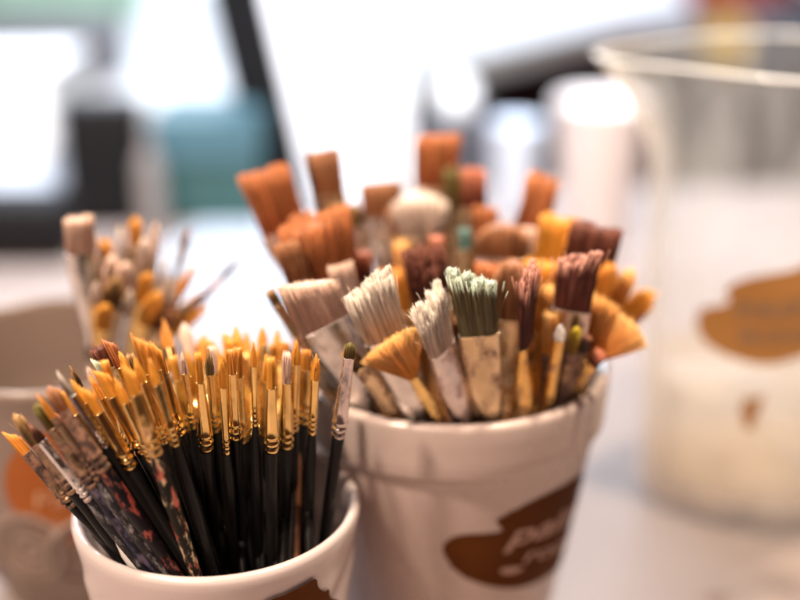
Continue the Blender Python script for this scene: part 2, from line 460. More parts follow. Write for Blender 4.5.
decal('brush_mark', large.c, LR, [(500, 569), (512, 566), (522, 567), (515, 572), (503, 573)], LETTER, sp1, .05)

# small white cup
SZ = 8.67
cupo = tag(empty('brush_cup', (small.c[0], small.c[1], 0)), 'small glossy white cup with thick rounded rim, crammed with fine black-handled brushes', 'cup')
sprof = [(0, 0), (3.3, 0), (3.5, .15), (3.69, 2.0), (3.87, SZ - 2.2), (3.99, SZ - 1.2), (4.13, SZ - .45), (4.16, SZ - .2), (4.12, SZ - .06), (4.02, SZ), (3.91, SZ - .04), (3.83, SZ - .18),
         (3.75, SZ - 1.0), (3.2, .7), (3.0, .6), (0, .6)]
def sdisp(th, r, z):
    if r < 3.4 or z > SZ - 1.0 or z < .3: return np.zeros_like(th)
    f = min(1, (SZ - 1.0 - z) / .8)
    return f * .06 * np.sin(th * 9 + 2.2 * np.sin(z * 1.3)) * np.sin(z * 1.9 + 1)
lathe('body', dense(sprof, .25), W_GLAZE, cupo, 192, sdisp)
SR = lambda z: 3.69 + (z - 2.0) * .18 / (SZ - 4.2) if z < SZ - 2.2 else 3.87 + (z - (SZ - 2.2)) * .13
decal('painted_splash', small.c, SR, [(262, 604), (285, 592), (308, 580), (314, 578), (316, 586), (322, 590), (326, 588), (328, 597), (336, 603), (330, 640), (300, 655), (262, 640)], BROWN, cupo, .09, .03)

# blush mug at the left, with embossed rings
GZ = mugc.h
mug = tag(empty('brush_mug', (mugc.c[0], mugc.c[1], 0)), 'blush ceramic mug with embossed rings and orange splash logo, left behind the white cup', 'mug')
gprof = [(0, 0), (2.6, 0), (2.75, .15), (2.95, .7), (3.35, 1.5), (3.7, 2.6), (3.95, 4.0), (4.25, 6.5), (4.5, GZ - 1.0), (4.66, GZ - .25), (4.64, GZ - .06), (4.52, GZ), (4.38, GZ - .05), (4.3, GZ - .25),
         (4.1, GZ - 3), (3.5, 3.0), (2.9, .8), (2.6, .6), (0, .6)]
gz = [p[1] for p in gprof[1:11]]; gr = [p[0] for p in gprof[1:11]]
GR = lambda z: float(np.interp(z, gz, gr))
ringc = [surf(mugc.c, GR, 30, 548), surf(mugc.c, GR, 84, 552), surf(mugc.c, GR, -22, 535)]
def gdisp(th, r, z):
    d = np.zeros_like(th)
    if r < 2.9 or z > 5.5 or z < .4: return d
    if abs(r - GR(z)) > .12: return d
    for a, zc in ringc:
        da = (th - a + math.pi) % TAU - math.pi
        q = np.hypot(da * r * 1.15, z - zc)
        d += .16 * np.exp(-((q - 1.35) / .12) ** 2) + .13 * np.exp(-((q - .95) / .10) ** 2) + .10 * np.exp(-((q - .45) / .12) ** 2)
    return d
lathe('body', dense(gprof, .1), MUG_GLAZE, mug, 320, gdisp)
sp2 = decal('painted_splash', mugc.c, GR, [(6, 470), (20, 446), (46, 432), (80, 436), (98, 470), (92, 510), (78, 548), (56, 546), (30, 526), (8, 500)], ORANGE_PRINT, mug, .03, .03)
lettering('lettering', 'Pa', mugc.c, GR, (34, 508), (66, 506), 1.0, LETTER2, sp2, .06, .1)
lettering('lettering', 'ro', mugc.c, GR, (42, 527), (70, 526), .8, LETTER2, sp2, .06, .1)

# ------------------------------------------------------------------ fine brushes in the white cup
GS = 'fine brushes in the small white cup'
def fb(tip, rim, label, **kw): return brush(small, tip, rim, 'fine_brush', label, GS, **kw)
# worn ones leaning out over the left rim
fb((8, 433), (108, 548), 'worn brush with angled bright orange tip, lowest of those leaning out of the white cup', bm='orange', fm='dirty', hm='black', wpx=11, bpx=26, fpx=70, shape='flat', thick=.0, slant=.3, n=120, k=.0)
fb((13, 412), (116, 553), 'worn brush with tan-topped dark brown bristles, leaning far left over the white cup', bm='tan', fm='dirty', hm='black', wpx=13, bpx=38, fpx=60, shape='filbert', thick=.0, n=140, k=.0)
fb((33, 401), (146, 561), 'brush with olive green tip and blue-painted handle, leaning left in the white cup', bm='olive', fm='dirty', hm='bluep', wpx=12, bpx=32, fpx=70, shape='dome', thick=.0, n=120, k=.0)
fb((17, 438), (98, 534), 'worn brush with grey clogged tip beside the angled orange tip at the left rim', bm='grey', fm='dirty', hm='black', wpx=10, bpx=30, fpx=50, n=80, k=.0)
fb((46, 385), (170, 565), 'brush with fuzzy brown ball tip and red-painted handle, leaning left in the white cup', bm='brown', fm='dirty', hm='redp', wpx=12, bpx=30, fpx=70, shape='dome', thick=.0, n=140, k=.0, splay=.09, hr=.19)
fb((36, 392), (156, 563), 'brush with thin orange tip between the olive tip and the fuzzy brown ball tip', bm='orange', fm='dirty', hm='greyp', wpx=7, bpx=30, fpx=75, k=.0)
fb((25, 420), (136, 558), 'brush with black bristles and grey stained handle beneath the olive tip', bm='dark', fm='silverd', hm='greyp', wpx=10, bpx=26, fpx=75, k=.0)
fb((94, 503), (127, 556), 'short white-handled brush with orange tip, just inside the white cup\'s left rim', bm='orange', fm='silverd', hm='white', wpx=9, bpx=22, fpx=18, n=70, k=.0, hr=.2)
fb((55, 369), (176, 556), 'brush with smooth whitish pointed tip above the left row of gold ferrules', bm='grey', fm='silver', hm='black', wpx=9, bpx=30, fpx=60, n=80, k=.0)
fb((30, 428), (122, 545), 'brown-stained brush with rusty tip behind the grey clogged tip', bm='rust', fm='dirty', hm='black', wpx=9, bpx=24, fpx=70, k=.0)
fb((52, 410), (150, 548), 'brush with coral tip and dirty ferrule under the orange row at the left', bm='coral', fm='dirty', hm='copper', wpx=9, bpx=24, fpx=70, k=.0)
fb((64, 424), (160, 556), 'brush with speckled brown ferrule below the leftmost gold ferrules', bm='brown', fm='brass', hm='bluep', wpx=9, bpx=20, fpx=52, k=.0)
# golden row on the left
L_GOLD = [((59, 390), (168, 550), 'first golden synthetic brush from the left, tip just right of the fuzzy brown ball', {}),
          ((70, 378), (178, 548), 'golden brush whose tip touches the whitish pointed tip, left row in the white cup', {}),
          ((84, 388), (184, 556), 'golden brush with low tip, third in the left golden row of the white cup', {}),
          ((88, 373), (180, 535), 'thin golden brush with slanted tip, under the whitish flat tip', dict(wpx=8)),
          ((100, 370), (190, 545), 'broad golden brush under the dark red frayed tip in the white cup', dict(wpx=14)),
          ((114, 376), (194, 556), 'golden brush right of the broad golden one, below the amber tips', {}),
          ((97, 360), (184, 522), 'brush with whitish flat tip directly below the dark red frayed tip', dict(bm='palemint', wpx=12)),
          ((95, 342), (188, 512), 'brush with dark red frayed tip, highest at the left of the white cup', dict(bm='maroon', shape='flat', thick=.5, wpx=20, bpx=28, n=160, rag=.14, fm='brass')),
          ((108, 340), (196, 518), 'amber brush with slanted tip beside the dark red frayed tip', dict(bm='rust', wpx=12)),
          ((118, 350), (198, 530), 'golden brush with long pale tip between amber tip and cream-ferruled brush', dict(bm='gold')),
          ((127, 368), (193, 567), 'brush with cream-crusted ferrule and red and cream paint along its black handle', dict(hm='creamp', fm='goldd', wpx=12, hr=.2, bpx=26, fpx=62)),
          ((134, 355), (200, 548), 'golden brush just right of the cream-crusted ferrule, left half of the white cup', {}),
          ((141, 338), (206, 535), 'broad orange flat brush, widest tip in the middle of the white cup', dict(shape='flat', thick=.4, wpx=18, bpx=34, n=150)),
          ((149, 356), (208, 556), 'golden brush below the broad orange flat tip', {}),
          ((156, 345), (204, 528), 'golden brush between the broad orange flat tip and the grey ball tip', {})]
for i, (t, r, lab, kw) in enumerate(L_GOLD):
    d = dict(bm='gold' if i % 3 else 'orange', fm='gold', hm='black', wpx=10, bpx=28, fpx=62, n=70, k=.0, thick=.6, **(dict(shape='flat', slant=.25) if i % 2 == 0 else {})) ; d.update(kw)
    fb(t, r, lab, **d)
# middle and right
MID = [((162, 317), (208, 508), 'tall orange brush left of the pale pinkish tip, back of the white cup', dict(wpx=12, bpx=38, bm='orange')),
       ((183, 319), (216, 508), 'tall brush with pale pinkish rounded tip at the back of the white cup', dict(bm='pink', wpx=14, bpx=40, shape='dome', thick=.8, n=110)),
       ((170, 371), (188, 536), 'silver-ferruled brush with grey ball tip in the middle of the golden row', dict(bm='grey', fm='silver', wpx=12, bpx=16, fpx=54, shape='dome', thick=.9, n=90, hm='copper')),
       ((192, 345), (214, 540), 'golden brush right of the grey ball tip', {}),
       ((201, 336), (233, 562), 'golden pointed brush with copper print on its handle, front row of the white cup', dict(hm='copper', fpx=56)),
       ((214, 341), (245, 558), 'pale golden brush left of the yellow dab, front row of the white cup', dict(bm='gold', wpx=12, fpx=54)),
       ((222, 368), (240, 540), 'brush with bright yellow paint dab on its tip', dict(bm='yellow', bpx=16, fpx=42)),
       ((227, 333), (250, 545), 'slim golden brush behind the yellow dab', dict(bm='gold')),
       ((236, 322), (252, 556), 'tall golden brush in the middle of the right half of the white cup', dict(bm='gold', wpx=11, fpx=80)),
       ((246, 328), (258, 540), 'golden brush right of the tallest golden one', dict(bm='gold', fpx=78)),
       ((254, 348), (258, 560), 'short golden brush in the front row, left of the pale mint tip', dict(bm='gold', fpx=58)),
       ((262, 322), (264, 520), 'tall golden brush behind the pale mint tip', dict(bm='gold')),
       ((269, 343), (263, 552), 'brush with rounded pale mint tip and dull silver ferrule', dict(bm='palemint', fm='silverd', shape='dome', wpx=14, bpx=24, fpx=72, thick=.8, n=90)),
       ((284, 340), (268, 558), 'brush with peach orange flat tip and copper-printed handle', dict(bm='orange', hm='copper', shape='flat', wpx=14, thick=.5, bpx=26, fpx=74, n=100)),
       ((277, 325), (276, 520), 'golden brush rising behind the peach orange flat tip', dict(bm='gold')),
       ((292, 358), (284, 535), 'slim silver-ferruled brush right of the peach orange tip', dict(bm='white', fm='silver', fpx=50, bpx=22)),
       ((301, 352), (291, 548), 'silver-ferruled brush with brown tip and paint-flecked handle, right side of the white cup', dict(bm='brown', fm='silver', hm='copper', fpx=60, bpx=20)),
       ((306, 344), (309, 536), 'golden brush with bent tip, last gold ferrule at the right of the white cup', dict(bm='gold', bent=True, fpx=40, bpx=36, hr=.2, wpx=10)),
       ((295, 335), (296, 510), 'brown-tipped brush behind the silver ferrules at the right of the white cup', dict(bm='brown', hm='brown'))]
for i, (t, r, lab, kw) in enumerate(MID):
    d = dict(bm='orange', fm='gold', hm='black', wpx=10, bpx=28, fpx=62, n=80, k=.4)
    if i % 3 == 1: d.update(shape='flat', thick=.5, slant=.2 * math.sin(i))
    if i % 5 == 3: d.update(bm='pink')
    d.update(kw); d['bpx'] = d['bpx'] * (.85 + .3 * abs(math.sin(i * 1.7)))
    q = (min(r[1], 505 + .12 * (r[0] - 245)) - t[1]) / (r[1] - t[1])
    fb(t, (t[0] + (r[0] - t[0]) * q, t[1] + (r[1] - t[1]) * q), lab, tipY=33.2 + .8 * math.sin(i * 2.3), **d)
# the one that leans right against the rim
fb((351, 341), (328, 512), 'olive-tipped brush with pale pink shaft leaning on the white cup\'s right rim', bm='olive', fm='rosy', hm='black', wpx=11, bpx=16, fpx=78, k=.2, n=110, hr=.17, shape='dome', thick=.8)
# packed in between: nothing tells these apart
gf = np.random.default_rng(21)
for (rx, ry) in [(150, 500), (165, 485), (180, 475), (196, 468), (214, 462), (232, 460), (250, 463), (268, 470), (285, 480), (300, 495), (175, 515), (225, 490), (245, 505), (268, 500), (285, 512), (232, 530), (214, 528),
                 (200, 490), (160, 530), (308, 512), (140, 515), (170, 500), (190, 505), (208, 478), (222, 475), (240, 480), (257, 485), (274, 488), (292, 505), (240, 520), (258, 525), (272, 528), (222, 510), (205, 512)]:
    u = (rx - 215) / 130
    tx = rx + (u * 34 if u > 0 else u * 95) - 16; ty = 338 + 26 * max(0, -u) + gf.random() * 18
    fb((tx, ty), (rx, ry), 'slim gold-ferruled brush packed in the crowded middle of the small white cup', bm=('gold', 'orange', 'gold', 'pink', 'tan')[int(gf.random() * 5)], n=70, wpx=6.5 + 3.5 * gf.random(), bpx=20 + 12 * gf.random(), fpx=52 + 14 * gf.random(), k=.35,
       shape='flat' if gf.random() < .4 else 'round', thick=.6)

# ------------------------------------------------------------------ wide brushes in the large pot
GL = 'wide brushes in the large cream pot'
def wb(tip, rim, label, name='flat_brush', **kw):
    d = dict(k=.35, thick=.22, shape='flat', bm='orange', fm='silverd', hm='wood', n=700, hair=.010, hr=.32, wpx=40, bpx=55, fpx=95); d.update(kw)
    return brush(large, tip, rim, name, label, GL, **d)
# back
wb((264, 167), (322, 345), 'wide orange-brown flat brush, farthest left and leaning left in the large pot', wpx=49, tipw=52, bpx=66, bm='rust', fm='rosy', rag=.05, n=1500, hair=.010, clump=.18, ncl=30)
wb((323, 148), (354, 328), 'upright brown flat brush with gold-tan ferrule, standing behind the big streaked orange one', wpx=30, tipw=32, bpx=48, bm='brown', fm='brass', rag=.05, n=1300, hair=.010, clump=.18, ncl=30)
wb((379, 181), (394, 332), 'dark reddish flat brush at the back, left of the whitish mop', wpx=41, bpx=36, bm='brown', fm='silverd', rag=.05, n=1300, hair=.010, clump=.18, ncl=30, twist=8)
wb((434, 133), (441, 322), 'tallest brush of the large pot, orange flat tip at the back', wpx=42, tipw=46, bpx=54, bm='rust', fm='brass', rag=.05, n=1300, hair=.010, clump=.18, ncl=30)
wb((455, 167), (456, 326), 'olive-stained flat brush right under the tallest orange tip', wpx=21, bpx=42, bm='olive', fm='brass')
wb((476, 167), (469, 330), 'dark brown flat brush with pinkish top, right of the olive-stained one', wpx=26, bpx=42, bm='coral', fm='brass', thick=.4)
wb((548, 174), (497, 332), 'orange-brown brush with dark groove leaning right at the back of the large pot', wpx=35, tipw=39, bpx=62, bm='rust', fm='silverd', clump=.6, ncl=5, thick=.4)
wb((420, 187), (425, 338), 'fluffy pinkish-white mop brush at the back of the large pot', name='mop_brush', shape='dome', wpx=42, tipw=60, bpx=48, bm='white', thick=.7, n=600, fm='brass', e=2.0)
wb((437, 234), (441, 362), 'slim brush with dark tip and coral ferrule in front of the whitish mop', wpx=17, bpx=32, bm='coral', fm='rosy', thick=.6, n=120)
wb((465, 227), (463, 350), 'slim brush with teal tip between the mop and the brown rounded brush', wpx=16, bpx=22, bm='teal', fm='brass', thick=.6, n=100)
wb((503, 221), (498, 352), 'brown rounded brush behind the brown filbert with loose strands', shape='filbert', wpx=53, bpx=36, bm='brown', fm='silverd', thick=.4)
wb((562, 214), (536, 356), 'golden orange flat brush with soft tip, behind the dark maroon flat brush', wpx=39, tipw=46, bpx=58, bm='gold', fm='gold', thick=.3)
wb((598, 222), (562, 370), 'dark maroon flat brush at the right of the large pot, behind the rose-tipped one', wpx=51, tipw=58, bpx=66, bm='maroon', fm='rosy', rag=.05)
wb((545, 258), (530, 375), 'golden soft brush between the brown filbert and the rose-tipped dark brush', wpx=35, tipw=42, bpx=58, bm='gold', fm='gold', thick=.35)
for t, r, lab, kw in [((345, 203), (366, 336), 'tan flat brush with pale ferrule behind the big streaked orange one', dict(bm='tan', fm='silverd', wpx=32, bpx=26)),
                      ((398, 206), (408, 334), 'brown brush left of the whitish mop, ferrule hidden behind it', dict(bm='brown', fm='brass', wpx=24, bpx=30)),
                      ((487, 206), (480, 338), 'short rusty brush between the pinkish-topped one and the leaning orange-brown one', dict(bm='rust', fm='brass', wpx=26, bpx=30)),
                      ((524, 226), (516, 348), 'pale tan brush under the leaning orange-brown one', dict(bm='pink', fm='silverd', wpx=28, bpx=26)),
                      ((300, 212), (342, 348), 'rusty brush between the farthest left flat and the big streaked orange one', dict(bm='rust', fm='rosy', wpx=26, bpx=34)),
                      ((580, 238), (548, 360), 'golden brush squeezed between the soft golden one and the dark maroon one', dict(bm='gold', fm='gold', wpx=24, bpx=40)),
                      ((392, 268), (402, 366), 'copper tuft brush left of the ragged maroon one', dict(bm='orange', fm='goldd', wpx=26, bpx=44, thick=.5)),
                      ((486, 262), (480, 372), 'orange tuft brush behind the mint-tipped green one', dict(bm='rust', fm='goldd', wpx=26, bpx=42, thick=.5)),
                      ((555, 285), (540, 384), 'bright golden tuft brush between edge-on and rose-tipped brushes', dict(bm='fan', fm='gold', wpx=26, bpx=48, thick=.5))]:
    wb(t, r, lab, **kw)
# left and middle
wb((311, 213), (348, 372), 'big orange flat brush with dark streaks, towards the left of the large pot', wpx=64, tipw=78, bpx=88, bm='rust', fm='rosy', slant=-.06, clump=.35, ncl=22, thick=.3, n=2200, hair=.010, rag=.07)
wb((286, 240), (332, 378), 'dark brown brush half hidden left of the big streaked orange one', wpx=26, bpx=46, bm='brown', fm='silverd')
wb((363, 250), (378, 362), 'slim coral brush right of the big streaked orange one', wpx=16, bpx=30, bm='coral', fm='rosy', thick=.7, n=120)
wb((400, 238), (411, 352), 'slim bright orange brush left of the ragged maroon one', wpx=16, bpx=52, bm='fan', fm='gold', thick=.6, n=160)
wb((340, 262), (366, 380), 'pale orange brush seen between the pinkish flat and the cream flat brush', wpx=26, bpx=40, bm='pink', fm='rosy')
wb((268, 290), (330, 384), 'slim tan brush poking out at the left behind the pinkish flat brush', wpx=12, bpx=16, bm='tan', fm='brass', thick=.8, n=80, hr=.22)
wb((420, 243), (447, 388), 'ragged maroon brush with frayed tip, behind the cream edge-on brush', wpx=36, tipw=44, bpx=66, bm='maroon', fm='brass', rag=.22, clump=.75, ncl=18, splay=.08, stray=.04, n=900, hair=.010, thick=.35, tipr=.7)
wb((513, 256), (509, 390), 'brown filbert brush with loose strands, right of the mint-tipped green one', shape='filbert', wpx=40, tipw=44, bpx=60, bm='brown', fm='brass', thick=.35, n=600, stray=.03)
wb((305, 345), (340, 395), 'dark-tipped slim brush behind the pinkish flat brush ferrule', wpx=12, bpx=14, fpx=40, bm='dark', fm='brass', thick=.7, n=80)
# front row
wb((304, 283), (354, 406), 'wide pinkish-beige flat brush with silver ferrule, front left of the large pot', wpx=56, tipw=58, bpx=44, fpx=138, bm='pink', fm='silverd', hr=.43, rag=.03, n=1100, slant=.22, thick=.2, k=.45)
wb((364, 281), (414, 418), 'cream-white flat brush with ragged top and dark ferrule edge, left of the fan', wpx=46, tipw=54, bpx=60, fpx=128, bm='cream', fm='silverd', hr=.43, rag=.10, clump=.45, ncl=60, n=5200, hair=.008, thick=.28, k=.35, slant=-.10, tipr=.5, splay=.03)
wb((424, 293), (464, 420), 'cream-white brush with jagged narrow tip and stained rosy ferrule, right of the fan', wpx=36, tipw=44, bpx=58, fpx=124, twist=38, bm='cream', fm='rosy', hr=.43, rag=.24, clump=.5, ncl=34, n=4200, hair=.008, thick=.34, splay=.045, tipr=.5)
wb((472, 274), (493, 420), 'green-stained flat brush with crusted mint-white tip, front middle of the large pot', wpx=40, tipw=46, bpx=60, fpx=130, bm='mint', fm='brass', hr=.43, rag=.10, clump=.8, ncl=36, n=3000, hair=.0085, tipr=1.5, slant=.14, thick=.3)
wb((530, 264), (531, 412), 'narrow edge-on brush with pink frayed strands and bulging gold ferrule', wpx=30, tipw=34, bpx=80, fpx=108, twist=70, bm='rose', fm='goldd', hr=.43, rag=.12, clump=.7, ncl=12, n=700, hair=.010, thick=.34, splay=.03, stray=.06, tipr=1.2)
wb((582, 250), (563, 396), 'dark flat brush with rose-coloured clumped tip, right of the edge-on brush', wpx=38, tipw=44, bpx=58, fpx=128, bm='rose', fm='rosy', hr=.43, rag=.12, clump=.85, ncl=18, n=1100, hair=.011, tipr=1.4, slant=-.15, thick=.3)
fan = wb((386, 336), (438, 424), 'orange fan brush spread out over the front rim of the large pot', name='fan_brush', shape='fan', wpx=10, bpx=50, fpx=50, bm='fan', fm='gold', fan=.56, thick=.55, n=1100, hair=.010, rag=.07, clump=.1, hr=.16, k=.3)
wb((562, 322), (561, 409), 'slim gold-ferruled brush with white paint ball on its tip', name='round_brush', shape='round', wpx=12, bpx=17, fpx=72, bm='dot', fm='goldd', n=60, thick=1, hr=.2)
wb((578, 325), (573, 403), 'slim brush with mustard tip beside the white paint ball', name='round_brush', shape='dome', wpx=14, bpx=26, fpx=54, bm='olivey', fm='dirty', n=120, thick=.8, hr=.2)
wb((551, 311), (547, 398), 'soft orange brush rising behind the white paint ball', wpx=15, bpx=40, fpx=50, bm='fan', fm='dirty', thick=.7, n=160, hr=.2)
wb((624, 306), (594, 392), 'golden fan brush hanging out at the right of the large pot', name='fan_brush', shape='fan', wpx=12, bpx=58, fpx=44, bm='fan', fm='goldd', fan=.62, thick=.5, n=900, hair=.011, rag=.08, clump=.1, hr=.17, k=.4, twist=-20)
wb((611, 260), (586, 374), 'orange tuft brush behind the golden fan, right of the dark maroon flat brush', wpx=20, tipw=24, bpx=46, bm='orange', fm='gold', thick=.5, n=240, shape='filbert')
wb((633, 266), (592, 370), 'orange pointed tuft brush leaning right, above the golden fan', wpx=16, tipw=22, bpx=46, bm='fan', fm='gold', thick=.5, n=200, shape='filbert')
wb((655, 288), (600, 366), 'pale golden tuft brush, farthest right in the large pot', wpx=18, tipw=28, bpx=48, bm='gold', fm='gold', thick=.5, n=240, shape='filbert')
# short ones at the rim
wb((346, 350), (392, 416), 'tan short brush between the pinkish and the cream flat brush ferrules', wpx=16, bpx=20, fpx=55, bm='tan', fm='brass', n=100, thick=.7, hr=.25)
wb((456, 316), (474, 378), 'brown-ferruled brush squeezed behind the jagged cream brush', wpx=20, bpx=26, fpx=90, bm='brown', fm='brass', n=140, thick=.6, hr=.25)
wb((509, 330), (512, 384), 'brass-ferruled brush squeezed between mint-tipped and edge-on brushes', wpx=20, bpx=24, fpx=70, bm='olivey', fm='brass', n=140, thick=.6, hr=.25)
wb((601, 352), (590, 400), 'short orange-capped brush under the golden fan', wpx=15, bpx=12, fpx=45, bm='coral', fm='goldd', n=100, thick=.8, hr=.22)
wb((589, 335), (582, 402), 'dark short brush between mustard tip and golden fan', wpx=10, bpx=16, fpx=50, bm='dark', fm='dirty', n=80, thick=.8, hr=.18)
wb((546, 338), (546, 384), 'dark-ferruled brush wedged between the edge-on brush and the white paint ball', wpx=12, bpx=20, fpx=50, bm='rust', fm='dirty', n=80, thick=.8, hr=.2)

# ------------------------------------------------------------------ brushes in the blush mug
GM = 'brushes in the blush mug'
def mb(tip, rim, label, **kw):
    d = dict(k=.4, bm='orange', fm='gold', hm='wood', n=160, wpx=18, bpx=45, fpx=70, shape='flat', thick=.5, hr=.25); d.update(kw)
    if d['bm'] in ('orange', 'fan'): d['bm'] = 'gold'
    if tip[1] > 240: tip = (tip[0], tip[1] - 10)
    if not d['wpx'] > 30:
        d.update(shape='round', thick=.8) if d['wpx'] < 20 else d.update(shape='filbert', thick=.3)
        d['wpx'] = d['wpx'] * .74; d['bpx'] = d['bpx'] * .85
    return brush(mugc, tip, rim, 'mug_brush', label, GM, **d)
mb((76, 215), (98, 372), 'wide peach-tipped brush with white ferrule and shaft, tallest at the left of the mug', bm='pink', fm='silver', hm='white', wpx=31, bpx=36, fpx=110, hr=.3, thick=.3, n=300)
mb((104, 236), (112, 360), 'broad orange-tan brush right of the peach-tipped one in the blush mug', bm='orange', fm='gold', wpx=26, bpx=60, fpx=60)
mb((120, 222), (128, 350), 'grey-white curved brush between the two orange-tipped ones in the blush mug', bm='white', fm='silver', wpx=16, bpx=60)
mb((136, 216), (134, 352), 'ochre-tipped brush in the blush mug, left of the pink-tipped one', bm='gold', fm='brass', wpx=20, bpx=34)
mb((156, 220), (146, 350), 'pink-tipped brush in the blush mug', bm='pink', fm='silver', wpx=16, bpx=40)
mb((197, 272), (156, 362), 'orange brush leaning right out of the blush mug', bm='orange', fm='gold', wpx=15, bpx=45, fpx=60)
mb((190, 228), (158, 350), 'thin dark-tipped brush behind the leaning orange one', bm='brown', fm='silver', wpx=11, bpx=22)
mb((243, 266), (168, 356), 'thin brown brush leaning farthest right out of the blush mug', bm='brown', fm='brass', hm='brown', wpx=9, bpx=30, fpx=70, thick=.8)
mb((132, 300), (136, 382), 'pale cream tuft brush low in the blush mug', bm='cream', fm='silver', wpx=18, bpx=30, fpx=50)
mb((116, 285), (118, 385), 'tan flat brush low at the front of the blush mug', bm='tan', fm='brass', wpx=26, bpx=40)
mb((160, 300), (150, 382), 'amber flat brush low at the right of the blush mug', bm='orange', fm='gold', wpx=24, bpx=46)
mb((175, 320), (160, 375), 'wooden-looking brown flat brush lowest at the right of the blush mug', bm='brown', fm='brass', wpx=24, bpx=30)
mb((96, 290), (108, 385), 'cream round brush beside the white shaft in the blush mug', bm='white', fm='gold', wpx=16, bpx=30)

for t, r, lab, kw in [((90, 232), (106, 362), 'beige flat brush behind the peach-tipped one in the blush mug', dict(bm='pink', wpx=24)),
                      ((112, 262), (120, 372), 'beige flat brush below the broad orange-tan one in the blush mug', dict(bm='pink', wpx=26, bpx=60)),
                      ((146, 246), (142, 366), 'silver-ferruled pale brush below the pink-tipped one in the blush mug', dict(bm='white', fm='silver', wpx=20)),
                      ((128, 270), (130, 378), 'pale rosy tuft in the middle of the blush mug', dict(bm='pink', wpx=24, bpx=40)),
                      ((150, 280), (144, 380), 'orange tuft right of the pale rosy tuft in the blush mug', dict(bm='orange', wpx=20, bpx=40)),
                      ((172, 285), (154, 372), 'beige slim brush below the leaning orange one in the blush mug', dict(bm='white', wpx=14, bpx=40)),
                      ((178, 298), (158, 366), 'beige brush just right of the lowest amber flat in the blush mug', dict(bm='pink')),
                      ((190, 310), (162, 372), 'tan slim brush leaning right behind the fine brushes in the blush mug', dict(bm='tan', wpx=14)),
                      ((201, 300), (166, 364), 'beige slim brush between the leaning orange and the farthest right thin brown one', dict(bm='pink', wpx=14)),
                      ((213, 314), (168, 372), 'golden slim brush lowest and farthest right in the blush mug', dict(bm='gold', wpx=14)),
                      ((168, 262), (150, 350), 'white-tipped slim brush between the pink-tipped and leaning orange ones in the blush mug', dict(bm='white', fm='silver', wpx=14)),
                      ((222, 288), (170, 360), 'rusty slim brush under the farthest right thin brown one in the blush mug', dict(bm='rust', wpx=12)),
                      ((105, 312), (112, 388), 'amber tuft at the foot of the white shaft in the blush mug', dict(bm='fan', wpx=22, bpx=36, fpx=40))]:
    mb(t, r, lab, **kw)

# ------------------------------------------------------------------ table, floor
TABLE, N, L, P = nt('pale_tabletop')
c = mix(N, L, ramp(N, L, noise(N, L, 7, detail=6), .35, .7), (.32, .258, .235), (.265, .205, .185))
c = mix(N, L, ramp(N, L, noise(N, L, 30, detail=7, rough=.7), .60, .68), c, (.20, .14, .115))
c = mix(N, L, ramp(N, L, noise(N, L, 75, detail=3), .70, .74), c, (.16, .17, .22))
L.new(c, P.inputs['Base Color']); P.inputs['Roughness'].default_value = .5; P.inputs['Specular IOR Level'].default_value = .22
bump(N, L, noise(N, L, 140, detail=4), .1, .05, P)
tt = box('tabletop', (150, 100, 2.6), TABLE, None, (6, 48, -1.3), .4); tt['kind'] = 'structure'
FLOOR = plain('grey_floor', (.11, .105, .125), .6, (.085, .08, .095), 3)
fl = mesh_obj('floor', [(-900, -300, -74), (900, -300, -74), (900, 1500, -74), (-900, 1500, -74)], [(0, 1, 2, 3)], FLOOR, smooth=False); fl['kind'] = 'structure'
WHITE = plain('white_laminate', (.84, .84, .85), .4, (.80, .80, .82), 4)
ft = tag(empty('work_table', (20, 260, -74)), 'big bright white work table far behind the brushes', 'table')
ft.rotation_euler = (0, 0, math.radians(52))
def ftp(name, size, loc, mat, bev=.3): return box(name, size, mat, ft, loc, bev)
n_ = np.array([-math.sin(math.radians(52)), math.cos(math.radians(52))]); e_ = np.array([math.cos(math.radians(52)), math.sin(math.radians(52))])
edge = np.array([0, 158]); ctr = edge + n_ * 130 + e_ * 176
ft.location = (ctr[0] * S, ctr[1] * S, -.74)
ftp('table_top', (420, 260, 4), (0, 0, 72), WHITE, .6)
LEG = plain('grey_metal', (.25, .25, .27), .4, metallic=.6)
for sx in (-190, 190):
    for sy in (-118, 118): ftp('leg', (5, 5, 69.5), (sx, sy, 34.9), LEG)

# glass jug at the right
JUGG, N, L, P = nt('clear_glass')
P.inputs['Base Color'].default_value = (.93, .93, .93, 1); P.inputs['Roughness'].default_value = .06; P.inputs['Specular IOR Level'].default_value = .6
tl = N.new('ShaderNodeBsdfTranslucent'); tl.inputs[0].default_value = (.90, .80, .68, 1); ms0 = N.new('ShaderNodeMixShader'); ms0.inputs[0].default_value = .6
L.new(P.outputs[0], ms0.inputs[1]); L.new(tl.outputs[0], ms0.inputs[2])
tr = N.new('ShaderNodeBsdfTransparent'); tr.inputs[0].default_value = (.985, .98, .975, 1); ms = N.new('ShaderNodeMixShader')
lw = N.new('ShaderNodeLayerWeight'); lw.inputs[0].default_value = .35
film = ramp(N, L, noise(N, L, 22, (1, 1, .25), detail=6, rough=.65), .42, .72, (.035,) * 3, (.26,) * 3)      # dried paint-water film on the glass
edge = ramp(N, L, lw.outputs['Facing'], .30, .95, (0, 0, 0), (.8,) * 3)
ad = N.new('ShaderNodeMath'); ad.operation = 'ADD'; ad.use_clamp = True; L.new(film, ad.inputs[0]); L.new(edge, ad.inputs[1])
L.new(ad.outputs[0], ms.inputs[0]); L.new(tr.outputs[0], ms.inputs[1]); L.new(ms0.outputs[0], ms.inputs[2]); L.new(ms.outputs[0], N['Material Output'].inputs['Surface'])
JC = np.array([16.2, 47.8, 0]); JH = 18.8
jug = tag(empty('glass_jug', JC), 'cloudy clear glass jug with spout and ochre splash logo, right of the large pot', 'jug')
